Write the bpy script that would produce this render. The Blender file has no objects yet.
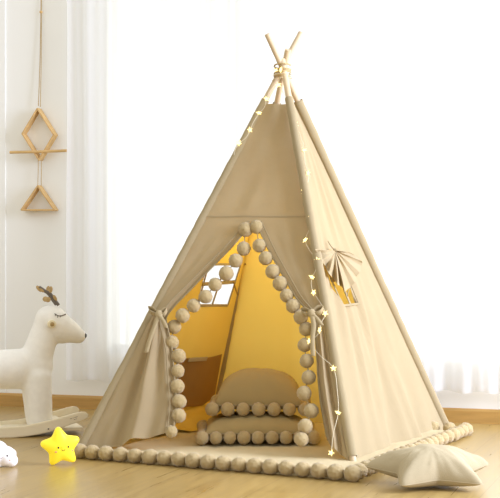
import bpy, bmesh, math, random
from mathutils import Vector, Matrix, noise
from mathutils.bvhtree import BVHTree

random.seed(7)
SC = bpy.context.scene
COL = SC.collection
PI = math.pi
F, CX, CY, H = 1450.0, 250.0, 249.0, 0.84        # focal length in pixels, image centre, camera height

# ------------------------------------------------------------------ measuring helpers
def ray(u, v):
    return Vector(((u - CX) / F, 1.0, -(v - CY) / F))

EYE = Vector((0, 0, H))

def G(u, v, z=0.0):
    y = F * (H - z) / (v - CY)
    return Vector(((u - CX) / F * y, y, z))

def on_plane(u, v, p0, n):
    d = ray(u, v)
    t = (p0 - EYE).dot(n) / d.dot(n)
    return EYE + d * t

# ------------------------------------------------------------------ object helpers
def tag(o, label=None, cat=None, group=None, kind=None):
    if label: o['label'] = label
    if cat: o['category'] = cat
    if group: o['group'] = group
    if kind: o['kind'] = kind
    return o

def empty(name, loc, label, cat, group=None):
    o = bpy.data.objects.new(name, None)
    o.empty_display_size = 0.05
    COL.objects.link(o)
    o.location = loc
    return tag(o, label, cat, group)

def link(name, me, mat, parent=None, smooth=True):
    """me is in world coordinates unless the parent is given: then shift so that it stays in place."""
    o = bpy.data.objects.new(name, me)
    COL.objects.link(o)
    if mat is not None and not me.materials:
        me.materials.append(mat)
    if smooth:
        me.polygons.foreach_set('use_smooth', [True] * len(me.polygons))
    if parent is not None:
        o.parent = parent
        top = parent
        off = Vector((0, 0, 0))
        while top is not None:
            off += top.location
            top = top.parent
        o.location = -off
    return o

def finish(name, bm, mat, parent=None, smooth=True):
    bmesh.ops.recalc_face_normals(bm, faces=bm.faces[:]) if False else None
    me = bpy.data.meshes.new(name)
    bm.to_mesh(me); bm.free()
    return link(name, me, mat, parent, smooth)

def autosmooth(o, ang=40):
    for p in o.data.polygons: p.use_smooth = True
    a = math.radians(ang)
    bm = bmesh.new(); bm.from_mesh(o.data)
    for e in bm.edges:
        if len(e.link_faces) == 2 and e.calc_face_angle(0) > a:
            e.smooth = False
    bm.to_mesh(o.data); bm.free()
    return o

def bake(o):
    dg = bpy.context.evaluated_depsgraph_get()
    me = bpy.data.meshes.new_from_object(o.evaluated_get(dg))
    old = o.data
    o.modifiers.clear()
    o.data = me
    bpy.data.meshes.remove(old)
    return o

def frame_of(t):
    t = t.normalized()
    a = Vector((0, 0, 1)) if abs(t.z) < 0.9 else Vector((1, 0, 0))
    x = t.cross(a).normalized()
    return x, t.cross(x).normalized()

def add_tube(bm, pts, radii, seg=12, cap=True, closed=False):
    pts = [Vector(p) for p in pts]
    if not hasattr(radii, '__len__'): radii = [radii] * len(pts)
    rings = []
    xprev = None
    n = len(pts)
    for i, p in enumerate(pts):
        if closed: t = pts[(i + 1) % n] - pts[i - 1]
        else: t = pts[min(i + 1, n - 1)] - pts[max(i - 1, 0)]
        if t.length < 1e-9: t = Vector((0, 0, 1))
        t.normalize()
        if xprev is None: x, y = frame_of(t)
        else:
            x = (xprev - t * xprev.dot(t)).normalized(); y = t.cross(x)
        xprev = x
        rings.append([bm.verts.new(p + (x * math.cos(a) + y * math.sin(a)) * radii[i]) for a in [2 * PI * k / seg for k in range(seg)]])
    m = n if closed else n - 1
    for i in range(m):
        A, B = rings[i], rings[(i + 1) % n]
        for k in range(seg):
            bm.faces.new((A[k], A[(k + 1) % seg], B[(k + 1) % seg], B[k]))
    if cap and not closed:
        bm.faces.new(rings[0][::-1]); bm.faces.new(rings[-1])

def tube(name, pts, radii, mat, parent=None, seg=12, closed=False):
    bm = bmesh.new(); add_tube(bm, pts, radii, seg, True, closed)
    bmesh.ops.recalc_face_normals(bm, faces=bm.faces[:])
    return autosmooth(finish(name, bm, mat, parent), 50)

def add_box(bm, o, ax, ay, az):
    """box from corner o along three edge vectors"""
    vs = [bm.verts.new(o + ax * i + ay * j + az * k) for i in (0, 1) for j in (0, 1) for k in (0, 1)]
    for f in ((0, 1, 3, 2), (4, 6, 7, 5), (0, 4, 5, 1), (2, 3, 7, 6), (0, 2, 6, 4), (1, 5, 7, 3)):
        bm.faces.new([vs[i] for i in f])

def bevel_all(bm, w, seg=2):
    bmesh.ops.recalc_face_normals(bm, faces=bm.faces[:])
    bmesh.ops.bevel(bm, geom=bm.edges[:], offset=w, segments=seg, profile=0.5, affect='EDGES', clamp_overlap=True)

def add_ball(bm, c, r, sub=3, scale=None, rot=None):
    m = Matrix.Translation(c)
    if rot is not None: m = m @ rot.to_4x4()
    if scale is not None: m = m @ Matrix.Diagonal((scale[0], scale[1], scale[2], 1))
    bmesh.ops.create_icosphere(bm, subdivisions=sub, radius=r, matrix=m)

def smooth_path(pts, k=6):
    """Catmull-Rom through the points"""
    pts = [Vector(p) for p in pts]
    out = []
    for i in range(len(pts) - 1):
        p0 = pts[max(i - 1, 0)]; p1 = pts[i]; p2 = pts[i + 1]; p3 = pts[min(i + 2, len(pts) - 1)]
        for j in range(k):
            t = j / k
            out.append(0.5 * ((2 * p1) + (p2 - p0) * t + (2 * p0 - 5 * p1 + 4 * p2 - p3) * t * t + (3 * p1 - p0 - 3 * p2 + p3) * t ** 3))
    out.append(pts[-1])
    return out

def grid_mesh(name, rows, mat, parent=None, skip=None):
    """rows: list of lists of points, all the same length; skip(i,j) leaves a face out"""
    bm = bmesh.new()
    V = [[bm.verts.new(p) for p in r] for r in rows]
    for i in range(len(rows) - 1):
        for j in range(len(rows[0]) - 1):
            if skip and skip(i, j): continue
            bm.faces.new((V[i][j], V[i + 1][j], V[i + 1][j + 1], V[i][j + 1]))
    loose = [v for v in bm.verts if not v.link_faces]
    bmesh.ops.delete(bm, geom=loose, context='VERTS')
    return finish(name, bm, mat, parent)

def ribbon(name, pts, w, wdir, mat, parent, k=6, thick=0.0015):
    P = smooth_path(pts, k)
    rows = [[p - wdir * w / 2, p, p + wdir * w / 2] for p in P]
    o = grid_mesh(name, rows, mat, parent)
    m = o.modifiers.new('thick', 'SOLIDIFY'); m.thickness = thick
    return o

def lerp(a, b, t): return a + (b - a) * t

def interp(tab, x):
    if x <= tab[0][0]: return tab[0][1]
    for (x0, y0), (x1, y1) in zip(tab, tab[1:]):
        if x <= x1: return y0 + (y1 - y0) * (x - x0) / (x1 - x0)
    return tab[-1][1]

# ------------------------------------------------------------------ materials
def srgb(r, g, b):
    def c(x):
        x /= 255
        return x / 12.92 if x <= 0.04045 else ((x + 0.055) / 1.055) ** 2.4
    return (c(r), c(g), c(b), 1)

class M:
    def __init__(s, name):
        s.m = bpy.data.materials.new(name); s.m.use_nodes = True
        s.nt = s.m.node_tree; s.nt.nodes.clear()
        s.out = s.n('ShaderNodeOutputMaterial')
    def n(s, t, **kw):
        nd = s.nt.nodes.new(t)
        for k, v in kw.items():
            if k in nd.inputs.keys(): nd.inputs[k].default_value = v
            else: setattr(nd, k, v)
        return nd
    def l(s, a, ao, b, bi): s.nt.links.new(a.outputs[ao], b.inputs[bi])

def mat_basic(name, col, rough=0.6, var=0.06, scale=12, bump=0.0, bscale=300, sheen=0.0, spec=0.3, emit=None, estr=0, stretch=None):
    q = M(name)
    b = q.n('ShaderNodeBsdfPrincipled', Roughness=rough)
    b.inputs['Specular IOR Level'].default_value = spec
    if sheen: b.inputs['Sheen Weight'].default_value = sheen
    tc = q.n('ShaderNodeTexCoord')
    mp = q.n('ShaderNodeMapping')
    if stretch: mp.inputs['Scale'].default_value = stretch
    q.l(tc, 'Object', mp, 'Vector')
    nz = q.n('ShaderNodeTexNoise', Scale=scale, Detail=4.0)
    q.l(mp, 'Vector', nz, 'Vector')
    rp = q.n('ShaderNodeValToRGB')
    rp.color_ramp.elements[0].position = 0.3; rp.color_ramp.elements[1].position = 0.7
    rp.color_ramp.elements[0].color = tuple(c * (1 - var) for c in col[:3]) + (1,)
    rp.color_ramp.elements[1].color = tuple(min(1, c * (1 + var)) for c in col[:3]) + (1,)
    q.l(nz, 'Fac', rp, 'Fac'); q.l(rp, 'Color', b, 'Base Color')
    if bump:
        n2 = q.n('ShaderNodeTexNoise', Scale=bscale, Detail=3.0)
        q.l(tc, 'Object', n2, 'Vector')
        bp = q.n('ShaderNodeBump', Strength=bump, Distance=0.002)
        q.l(n2, 'Fac', bp, 'Height'); q.l(bp, 'Normal', b, 'Normal')
    if emit:
        b.inputs['Emission Color'].default_value = emit
        b.inputs['Emission Strength'].default_value = estr
    q.l(b, 'BSDF', q.out, 'Surface')
    return q.m

def mat_cloth(name, col, back=None, trans=0.25, wave=900):
    """woven cotton: fine two-way weave in the bump, a little light let through, optionally warm inner light painted on as the reverse colour"""
    q = M(name)
    tc = q.n('ShaderNodeTexCoord')
    nz = q.n('ShaderNodeTexNoise', Scale=9.0, Detail=6.0)
    q.l(tc, 'Object', nz, 'Vector')
    mix = q.n('ShaderNodeMix', data_type='RGBA')
    mix.inputs[6].default_value = tuple(c * 0.94 for c in col[:3]) + (1,)
    mix.inputs[7].default_value = tuple(min(1, c * 1.05) for c in col[:3]) + (1,)
    q.l(nz, 'Fac', mix, 0)
    colnode, colsock = mix, 2
    if back:
        ge = q.n('ShaderNodeNewGeometry')
        mb = q.n('ShaderNodeMix', data_type='RGBA')
        q.l(ge, 'Backfacing', mb, 0)
        q.nt.links.new(mix.outputs[2], mb.inputs[6])
        mb.inputs[7].default_value = back
        colnode = mb
    w1 = q.n('ShaderNodeTexNoise', Scale=wave, Detail=2.0)
    q.l(tc, 'Object', w1, 'Vector')
    w2 = q.n('ShaderNodeTexNoise', Scale=38.0, Detail=5.0)
    q.l(tc, 'Object', w2, 'Vector')
    ad = q.n('ShaderNodeMath', operation='MULTIPLY_ADD'); ad.inputs[1].default_value = 0.6
    q.l(w1, 'Fac', ad, 0); q.l(w2, 'Fac', ad, 2)
    bp = q.n('ShaderNodeBump', Strength=0.35, Distance=0.004)
    q.l(ad, 'Value', bp, 'Height')
    d = q.n('ShaderNodeBsdfDiffuse', Roughness=0.6)
    t = q.n('ShaderNodeBsdfTranslucent')
    for nd in (d, t):
        q.nt.links.new(colnode.outputs[2], nd.inputs['Color']); q.l(bp, 'Normal', nd, 'Normal')
    ms = q.n('ShaderNodeMixShader', Fac=trans)
    q.l(d, 'BSDF', ms, 1); q.l(t, 'BSDF', ms, 2)
    q.l(ms, 'Shader', q.out, 'Surface')
    return q.m

def mat_floor():
    q = M('oak_laminate')
    b = q.n('ShaderNodeBsdfPrincipled')
    b.inputs['Specular IOR Level'].default_value = 0.5
    tc = q.n('ShaderNodeTexCoord')
    mp = q.n('ShaderNodeMapping')
    mp.inputs['Rotation'].default_value = (0, 0, -WANG - PI / 2)
    q.l(tc, 'Object', mp, 'Vector')
    br = q.n('ShaderNodeTexBrick', offset=0.37)
    br.inputs['Color1'].default_value = srgb(182, 153, 92)
    br.inputs['Color2'].default_value = srgb(172, 144, 86)
    br.inputs['Mortar'].default_value = srgb(150, 116, 70)
    br.inputs['Scale'].default_value = 1.0
    br.inputs['Mortar Size'].default_value = 0.0012
    br.inputs['Mortar Smooth'].default_value = 0.3
    br.inputs['Bias'].default_value = 0.0
    br.inputs['Brick Width'].default_value = 1.2
    br.inputs['Row Height'].default_value = 0.19
    q.l(mp, 'Vector', br, 'Vector')
    m2 = q.n('ShaderNodeMapping'); m2.inputs['Scale'].default_value = (1.6, 22, 1)
    q.l(mp, 'Vector', m2, 'Vector')
    nz = q.n('ShaderNodeTexNoise', Scale=1.6, Detail=7.0, Roughness=0.62, Distortion=0.6)
    q.l(m2, 'Vector', nz, 'Vector')
    rp = q.n('ShaderNodeValToRGB')
    rp.color_ramp.elements[0].position = 0.33; rp.color_ramp.elements[0].color = (0.74, 0.70, 0.64, 1)
    rp.color_ramp.elements[1].position = 0.62; rp.color_ramp.elements[1].color = (1, 1, 1, 1)
    q.l(nz, 'Fac', rp, 'Fac')
    mx = q.n('ShaderNodeMix', data_type='RGBA', blend_type='MULTIPLY'); mx.inputs[0].default_value = 0.85
    q.l(br, 'Color', mx, 6); q.l(rp, 'Color', mx, 7)
    q.nt.links.new(mx.outputs[2], b.inputs['Base Color'])
    rr = q.n('ShaderNodeMapRange'); rr.inputs[3].default_value = 0.22; rr.inputs[4].default_value = 0.38
    q.l(nz, 'Fac', rr, 0); q.l(rr, 0, b, 'Roughness')
    bp = q.n('ShaderNodeBump', Strength=0.12, Distance=0.002)
    q.l(nz, 'Fac', bp, 'Height'); q.l(bp, 'Normal', b, 'Normal')
    q.l(b, 'BSDF', q.out, 'Surface')
    return q.m

def mat_sheer():
    q = M('sheer_voile')
    tc = q.n('ShaderNodeTexCoord')
    nz = q.n('ShaderNodeTexNoise', Scale=900.0, Detail=1.0)
    q.l(tc, 'Object', nz, 'Vector')
    d = q.n('ShaderNodeBsdfDiffuse'); d.inputs['Color'].default_value = (0.9, 0.9, 0.89, 1)
    t = q.n('ShaderNodeBsdfTranslucent'); t.inputs['Color'].default_value = (0.93, 0.93, 0.92, 1)
    tr = q.n('ShaderNodeBsdfTransparent')
    m1 = q.n('ShaderNodeMixShader', Fac=0.6)
    q.l(d, 'BSDF', m1, 1); q.l(t, 'BSDF', m1, 2)
    m2 = q.n('ShaderNodeMixShader', Fac=0.35)
    q.l(m1, 'Shader', m2, 1); q.l(tr, 'BSDF', m2, 2)
    mr = q.n('ShaderNodeMapRange'); mr.inputs[3].default_value = 0.26; mr.inputs[4].default_value = 0.40
    q.l(nz, 'Fac', mr, 0); q.l(mr, 0, m2, 'Fac')
    q.l(m2, 'Shader', q.out, 'Surface')
    return q.m

def mat_glass():
    q = M('clear_glass')
    g = q.n('ShaderNodeBsdfGlossy', Roughness=0.02)
    t = q.n('ShaderNodeBsdfTransparent'); t.inputs['Color'].default_value = (0.97, 0.985, 0.98, 1)
    m = q.n('ShaderNodeMixShader', Fac=0.06)
    q.l(t, 'BSDF', m, 1); q.l(g, 'BSDF', m, 2); q.l(m, 'Shader', q.out, 'Surface')
    return q.m

def mat_glow(name, col, strength):
    q = M(name)
    e = q.n('ShaderNodeEmission', Strength=strength); e.inputs['Color'].default_value = col
    q.l(e, 'Emission', q.out, 'Surface')
    return q.m

# wall direction on the floor (from two points of the baseboard's foot)
W0 = G(51, 407.5); W1 = G(500, 424)
WD = (W1 - W0).normalized()
WANG = math.atan2(WD.y, WD.x)
WN = Vector((WD.y, -WD.x, 0)).normalized()
if WN.y > 0: WN = -WN                                 # points into the room

C_CLOTH = srgb(188, 170, 134)
C_INNER_GLOW = srgb(238, 204, 98)  # warm light inside the tent, painted as the beige canvas's reverse colour
mCLOTH = mat_cloth('canvas', C_CLOTH, C_INNER_GLOW, 0.16)
mBACK = mat_cloth('canvas_back', C_CLOTH, C_INNER_GLOW, 0.38)
mHEM = mat_cloth('canvas_binding', srgb(178, 160, 124), None, 0.1)
mSLEEVE = mat_cloth('canvas_sleeve', srgb(178, 161, 126), None, 0.0)
mPOCKET = mat_cloth('pocket_canvas', srgb(170, 132, 78), None, 0.1)
mCUSHION = mat_cloth('cushion_cotton', srgb(184, 162, 114), None, 0.0)
mSTARP = mat_cloth('pillow_cotton', srgb(194, 179, 146), None, 0.0)
mMAT = mat_cloth('mat_cotton', srgb(204, 187, 148), None, 0.0)
mPOM = mat_basic('pompom_yarn', srgb(192, 169, 122), 0.95, 0.14, 260, 0.8, 420, 0.35, 0.05)
mPOLE = mat_basic('pale_pine', srgb(208, 186, 150), 0.55, 0.1, 20, 0.1, 200, stretch=(1, 1, 0.1))
mROPE = mat_basic('jute_cord', srgb(188, 162, 116), 0.9, 0.15, 200, 0.5, 600)
mWALL = mat_basic('wall_paint', srgb(248, 248, 243), 0.85, 0.012, 3, 0.05, 180)
mBOARD = mat_basic('honey_wood', srgb(188, 148, 84), 0.4, 0.1, 6, 0.05, 90, stretch=(1, 1, 14))
mFRAMEW = mat_basic('white_window_frame', srgb(240, 240, 238), 0.4, 0.01)
mSHEER = mat_sheer(); mGLASS = mat_glass()
mBEECH = mat_basic('ornament_wood', srgb(214, 178, 120), 0.5, 0.12, 30, 0.1, 200, stretch=(0.3, 1, 1))
mPLUSH = mat_basic('white_plush', srgb(250, 246, 236), 0.95, 0.03, 40, 0.5, 500, 0.4, 0.05)
mROCK = mat_basic('white_birch', srgb(244, 233, 206), 0.45, 0.05, 12, 0.05, 150, stretch=(0.2, 1, 1))
mDARK = mat_basic('dark_nose', srgb(42, 36, 34), 0.4, 0.1)
mGREYT = mat_basic('grey_thread', srgb(120, 112, 102), 0.8, 0.1)
mGOLD = mat_basic('antler_gold_cloth', srgb(190, 160, 108), 0.55, 0.25, 60, 0.3, 300)
mEARC = mat_basic('ear_cream', srgb(240, 226, 186), 0.8, 0.05)
mFLOOR = mat_floor()
mBULB = mat_glow('warm_bulb', (1.0, 0.80, 0.32, 1), 2.8)
mWIRE = mat_basic('clear_wire', srgb(226, 214, 182), 0.35, 0.05)
mYEL = mat_basic('yellow_silicone', srgb(252, 232, 62), 0.45, 0.03, 10, emit=srgb(255, 226, 40), estr=0.33)
mCLOUD = mat_basic('white_silicone', srgb(250, 246, 248), 0.45, 0.01, 10, emit=(1, 0.97, 0.98, 1), estr=0.12)
mPINK = mat_basic('pink_print', srgb(244, 176, 130), 0.6, 0.05)

# ------------------------------------------------------------------ the room
def wp(a, off, z):                                   # along the wall, off the wall into the room, up
    return W0 + WD * a + WN * off + Vector((0, 0, z))

def wall_a(u, off=0.0):                              # where pixel column u meets the wall (offset off)
    p = on_plane(u, CY, W0 + WN * off, WN)
    return (p - W0).dot(WD)

bm = bmesh.new()
c0 = W0 + WD * 1.1
for x, y in ((-5, -7.6), (5, -7.6), (5, 0.3), (-5, 0.3)):
    pass
pts = [c0 + WD * -4.5 + WN * -0.1, c0 + WD * 4.5 + WN * -0.1, c0 + WD * 4.5 + WN * 8.5, c0 + WD * -4.5 + WN * 8.5]
vs = [bm.verts.new(p) for p in pts]; vb = [bm.verts.new(p - Vector((0, 0, 0.1))) for p in pts]
bm.faces.new(vs); bm.faces.new(vb[::-1])
for i in range(4): bm.faces.new((vs[i], vb[i], vb[(i + 1) % 4], vs[(i + 1) % 4]))
bmesh.ops.recalc_face_normals(bm, faces=bm.faces[:])
tag(finish('floor', bm, mFLOOR, smooth=False), kind='structure')

AL, AR = -3.4, 5.6
WLa, WRa = wall_a(107) , 3.6
ZS, ZT, TH = 0.29, 2.45, 0.16
bm = bmesh.new()
def wbox(bm, a0, a1, z0, z1, o0=0.0, o1=-TH):
    add_box(bm, wp(a0, o1, z0), WD * (a1 - a0), WN * (o0 - o1), Vector((0, 0, z1 - z0)))
wbox(bm, AL, WLa, 0, 2.7); wbox(bm, WRa, AR, 0, 2.7); wbox(bm, WLa, WRa, 0, ZS); wbox(bm, WLa, WRa, ZT, 2.7)
bmesh.ops.remove_doubles(bm, verts=bm.verts[:], dist=1e-4)
bmesh.ops.recalc_face_normals(bm, faces=bm.faces[:])
tag(finish('wall_back', bm, mWALL, smooth=False), kind='structure')

a6 = wall_a(6)
bm = bmesh.new(); wbox(bm, AL, a6, 0.07, 2.7, 0.009, 0.0); bevel_all(bm, 0.002)
tag(finish('trim_1', bm, mWALL, smooth=False), kind='structure')

bm = bmesh.new()
prof = [(0.0, 0.0), (0.016, 0.0), (0.016, 0.058), (0.013, 0.064), (0.010, 0.070), (0.0, 0.070)]
A_ = [bm.verts.new(wp(AL, o, z)) for o, z in prof]; B_ = [bm.verts.new(wp(AR, o, z)) for o, z in prof]
for i in range(len(prof)):
    j = (i + 1) % len(prof); bm.faces.new((A_[i], B_[i], B_[j], A_[j]))
bm.faces.new(A_); bm.faces.new(B_[::-1])
bmesh.ops.recalc_face_normals(bm, faces=bm.faces[:])
tag(finish('baseboard_back', bm, mBOARD, smooth=False), kind='structure')

# window: frame, sill, glass
win = empty('window_1', wp((WLa + WRa) / 2, -0.1, ZS), None, None); win['kind'] = 'structure'
bm = bmesh.new()
fw = 0.05
wbox(bm, WLa, WLa + fw, ZS, ZT, -0.06, -0.12); wbox(bm, WRa - fw, WRa, ZS, ZT, -0.06, -0.12)
wbox(bm, WLa, WRa, ZS, ZS + fw, -0.06, -0.12); wbox(bm, WLa, WRa, ZT - fw, ZT, -0.06, -0.12)
am = wall_a(250, -0.09)
wbox(bm, am - 0.03, am + 0.03, ZS, ZT, -0.06, -0.12)
am2 = (WRa + am) / 2 + 0.3
wbox(bm, am2 - 0.03, am2 + 0.03, ZS, ZT, -0.06, -0.12)
bmesh.ops.recalc_face_normals(bm, faces=bm.faces[:])
finish('window_frame', bm, mFRAMEW, win, False)
bm = bmesh.new(); wbox(bm, WLa, WRa, ZS + 0.01, ZT - 0.01, -0.088, -0.092)
bmesh.ops.recalc_face_normals(bm, faces=bm.faces[:])
finish('window_glass', bm, mGLASS, win, False)

# sheer curtains
def curtain(a0, a1, seed, label, off=0.07):
    rnd = random.Random(seed)
    n = int((a1 - a0) / 0.012)
    zs = [0.155, 0.165, 0.2, 0.3, 0.6, 1.0, 1.5, 2.0, 2.5]
    ph = [rnd.uniform(0, 6.28) for _ in range(5)]
    rows = []
    for z in zs:
        r = []
        for i in range(n + 1):
            a = a0 + (a1 - a0) * i / n
            w = noise.noise(Vector((a * 2.3, z * 0.15, seed)))
            d = 0.016 * math.sin(a * 46 + 3.0 * w + ph[0]) + 0.012 * math.sin(a * 23 + ph[1] + 2 * w) + 0.009 * math.sin(a * 97 + ph[2] + z * 0.2)
            d *= 0.75 + 0.25 * noise.noise(Vector((a * 5, z, seed + 3)))
            zz = z + (0.006 * math.sin(a * 40 + ph[3]) if z < 0.19 else 0)
            r.append(wp(a + 0.004 * math.sin(z * 3 + a * 20), off + d, zz))
        rows.append(r)
    o = grid_mesh('sheer_curtain', rows, mSHEER)
    tag(o, label, 'curtain', 'sheer curtains at the window')
    hem = []
    for dz in (0.0, 0.022):
        hem.append([p + WN * 0.003 + Vector((0, 0, dz)) for p in rows[1]])
    h = grid_mesh('hem', hem, mSHEER)
    h.parent = o
    return o
ac = wall_a(262, 0.07)
curtain(wall_a(68, 0.07), ac + 0.02, 3, 'white sheer curtain hanging behind the rocking deer, left of the tent')
curtain(ac - 0.03, 3.4, 8, 'white sheer curtain hanging to the right of the tent above the wooden baseboard', 0.085)

# ------------------------------------------------------------------ teepee: poles
FA, FB, FC, FD = G(77, 455), G(354, 467), G(447, 429), G(212, 418)
APEX = on_plane(282.5, 72, Vector((0.13, 6.35, 0)), Vector((0, 1, 0)))
TCEN = (FA + FB + FC + FD) / 4
teepee = empty('teepee', Vector((TCEN.x, TCEN.y, 0)), 'beige canvas play tent on four wooden poles with pompom-trimmed open doorway', 'tent')

# the poles pass each other near the apex: each crosses slightly to its own side
def pole_through(foot, top_px, cross, r=0.0135):
    d = (cross - foot)
    t = 1.0
    top = foot + d
    best = None
    for k in range(1, 400):                           # lengthen along the line until it reaches the seen height
        p = cross + d.normalized() * (k * 0.001)
        v = CY - (p.z - H) / p.y * F
        if v <= top_px: best = p; break
    return foot, best

OFF = {'A': Vector((-0.010, 0.015, 0)), 'B': Vector((0.006, -0.046, 0)), 'C': Vector((0.008, -0.018, 0)), 'D': Vector((0.004, 0.045, 0))}
POLES = {}
up = Vector((0, 0, 1))
def mk_pole(key, foot, topv, zlift=0.0):
    cross = APEX + OFF[key]
    f, t = pole_through(foot, topv, cross)
    f = f + up * zlift
    bm = bmesh.new()
    n = 24
    d = (t - f)
    pts = [f + d * (i / n) for i in range(n + 1)]
    add_tube(bm, pts, [0.0135] * (n + 1), 16)
    bmesh.ops.recalc_face_normals(bm, faces=bm.faces[:])
    o = autosmooth(finish('pole', bm, mPOLE, teepee), 50)
    POLES[key] = (f, t, cross)
    # dark end grain cap ring
    return o
mk_pole('A', FA, 33); mk_pole('B', FB, 60, 0.006); mk_pole('C', FC, 34, 0.0); mk_pole('D', FD, 50, 0.0)

# rope lashing around the crossing
bm = bmesh.new()
pts = []
for i in range(110):
    a = i / 110 * 2 * PI * 5
    z = -0.028 + 0.055 * i / 110 + 0.006 * math.sin(a * 0.7)
    pts.append(APEX + Vector((0.036 * math.cos(a), 0.062 * math.sin(a), z)))
add_tube(bm, pts, 0.0035, 6)
bmesh.ops.recalc_face_normals(bm, faces=bm.faces[:])
finish('rope_lashing', bm, mROPE, teepee)

# ------------------------------------------------------------------ teepee: canvas
def plane_of(P, Q, out):
    n = (Q - P).cross(APEX - P).normalized()
    if n.dot(out) < 0: n = -n
    return n
NF = plane_of(FA, FB, Vector((-0.3, -1, 0)))
NR = plane_of(FB, FC, Vector((1, -0.3, 0)))
NB = plane_of(FC, FD, Vector((0.2, 1, 0)))
NL = plane_of(FD, FA, Vector((-1, 0.3, 0)))
AV = (282.5, 72)
def line_px(foot_px):
    return lambda v: AV[0] + (foot_px[0] - AV[0]) * (v - AV[1]) / (foot_px[1] - AV[1])
LA, LB, LC, LD = line_px((77, 455)), line_px((354, 467)), line_px((447, 429)), line_px((212, 418))
VT = 104.0                                            # top edge of the canvas

def PF(u, v, d=0.0): return on_plane(u, v, FA, NF) + NF * d
def PR(u, v, d=0.0): return on_plane(u, v, FB, NR) + NR * d
def PL(u, v, d=0.0): return on_plane(u, v, FD, NL) + NL * d

def nz(x, y, s): return noise.noise(Vector((x, y, s)))

def orient(o, nrm):
    """make the faces of a sheet look along nrm on average"""
    s = Vector((0, 0, 0))
    for p in o.data.polygons: s += p.normal * p.area
    if s.dot(nrm) < 0: o.data.flip_normals()
    return o

# -- front, above the doorway
rows = []
vs_ = [VT + (222 - VT) * i / 40 for i in range(41)]
for v in vs_:
    r = []
    for j in range(41):
        s = j / 40
        u = lerp(LA(v), LB(v), s)
        k = math.sin(PI * s)
        d = 0.010 * k * nz(s * 3.2, v * 0.02, 1.7) + 0.004 * k * math.sin((v - VT) * 0.11 + s * 5)
        d += 0.012 * k * max(0, (v - 165) / 57) * nz(s * 6 + v * 0.01, 2.0, 5.1)
        d *= min(1, (222 - v) / 22)
        r.append(PF(u, v, d))
    rows.append(r)
orient(grid_mesh('front_canvas', rows, mCLOTH, teepee), NF)

EL = [(222, 256), (231, 246.5), (249, 231), (270, 210), (290, 191), (305, 176), (314, 168.5), (319, 166), (324, 167), (334, 169), (346, 171), (370, 173), (400, 175), (434, 172)]
ER = [(222, 256), (231, 260), (246, 267), (258, 273), (272, 281), (284, 288), (296, 295), (306, 302.5), (314, 312), (318, 314.5), (323, 314.5), (332, 315), (346, 315.5), (375, 316.5), (400, 319), (440, 326)]

def door_leaf(E, L, vb, sgn, tie_v, name, folds, nf=0.020):
    rows = []
    n = 64
    ups = [222 + (tie_v - 222) * i / 36 for i in range(37)]
    for v in ups:
        r = []
        q = (v - 222) / (tie_v - 222)
        for j in range(n + 1):
            s = j / n
            u = lerp(L(v), interp(E, v), s)
            k = math.sin(PI * min(1, s * 1.02)) if s < 0.98 else 0.05
            d = 0.009 * math.sin(PI * s) * nz(s * 4, v * 0.02, 3.3 * sgn) + q * 0.008 * math.sin(PI * s) * math.sin(s * folds * 2 * PI * 0.6 + 1)
            d += q * q * 0.022 * math.sin(PI * s)
            d *= min(1, (v - 222) / 22)
            r.append(PF(u, v, d))
        rows.append(r)
    m = 46
    for i in range(1, m + 1):
        t = i / m
        r = []
        for j in range(n + 1):
            s = j / n
            v = tie_v + t * (vb(s) - tie_v)
            u = lerp(L(v), interp(E, v), s)
            amp = nf * min(1.0, 0.25 + 1.4 * t)
            ph = s * folds * 2 * PI + 0.5 * nz(s * 3, t * 2, 8.8)
            env = min(1, s * 6) * (1 if s < 0.93 else 1)
            d = amp * env * (math.sin(ph) * 0.6 + 0.35 * math.sin(ph * 1.7 + 1.3)) + 0.022 * (1 - t) * math.sin(PI * s)
            d += 0.006 * nz(s * 8, t * 4, 2.1)
            d -= 0.030 * max(0, (s - 0.90) / 0.10) * min(1, t * 3)      # the edge turns in
            r.append(PF(u, v, d))
        rows.append(r)
    o = orient(grid_mesh(name, rows, mCLOTH, teepee), NF)
    return rows, o

def vbL(s): return 455 - 22 * (s / 0.9) ** 0.9 if s < 0.9 else 433 - (s - 0.9) * 60
def vbR(s):
    s = 1 - s
    return lerp(464, 441, (1 - s)) if s > 0.15 else lerp(444.5, 436, 1 - s / 0.15)
rowsL, oL = door_leaf(EL, LA, vbL, 1, 318, 'door_curtain', 2.2, 0.030)
rowsR, oR = door_leaf(ER, LB, vbR, -1, 318, 'door_curtain', 2.0, 0.024)

# binding along the door edge, a soft rolled hem
for rows in (rowsL, rowsR):
    pts = [r[-1] for r in rows]
    pts2 = pts[::2] + [pts[-1]]
    w = NF * 0.001
    side = -1 if rows is rowsR else 1
    ra = [r[-1] + NF * 0.006 for r in rows]
    rb = []
    for r in rows:
        d = (r[-2] - r[-1])
        d = d.normalized() if d.length > 1e-6 else Vector((-side, 0, 0))
        rb.append(r[-1] + (r[-8] - r[-1]).normalized() * 0.026 + NF * 0.012)
    bm = bmesh.new()
    add_tube(bm, smooth_path(rb[::3] + [rb[-1]], 3), 0.0028, 6)
    add_tube(bm, smooth_path(ra[::3] + [ra[-1]], 3), 0.0042, 6)
    bmesh.ops.recalc_face_normals(bm, faces=bm.faces[:])
    finish('door_hem', bm, mHEM, teepee)

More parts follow.
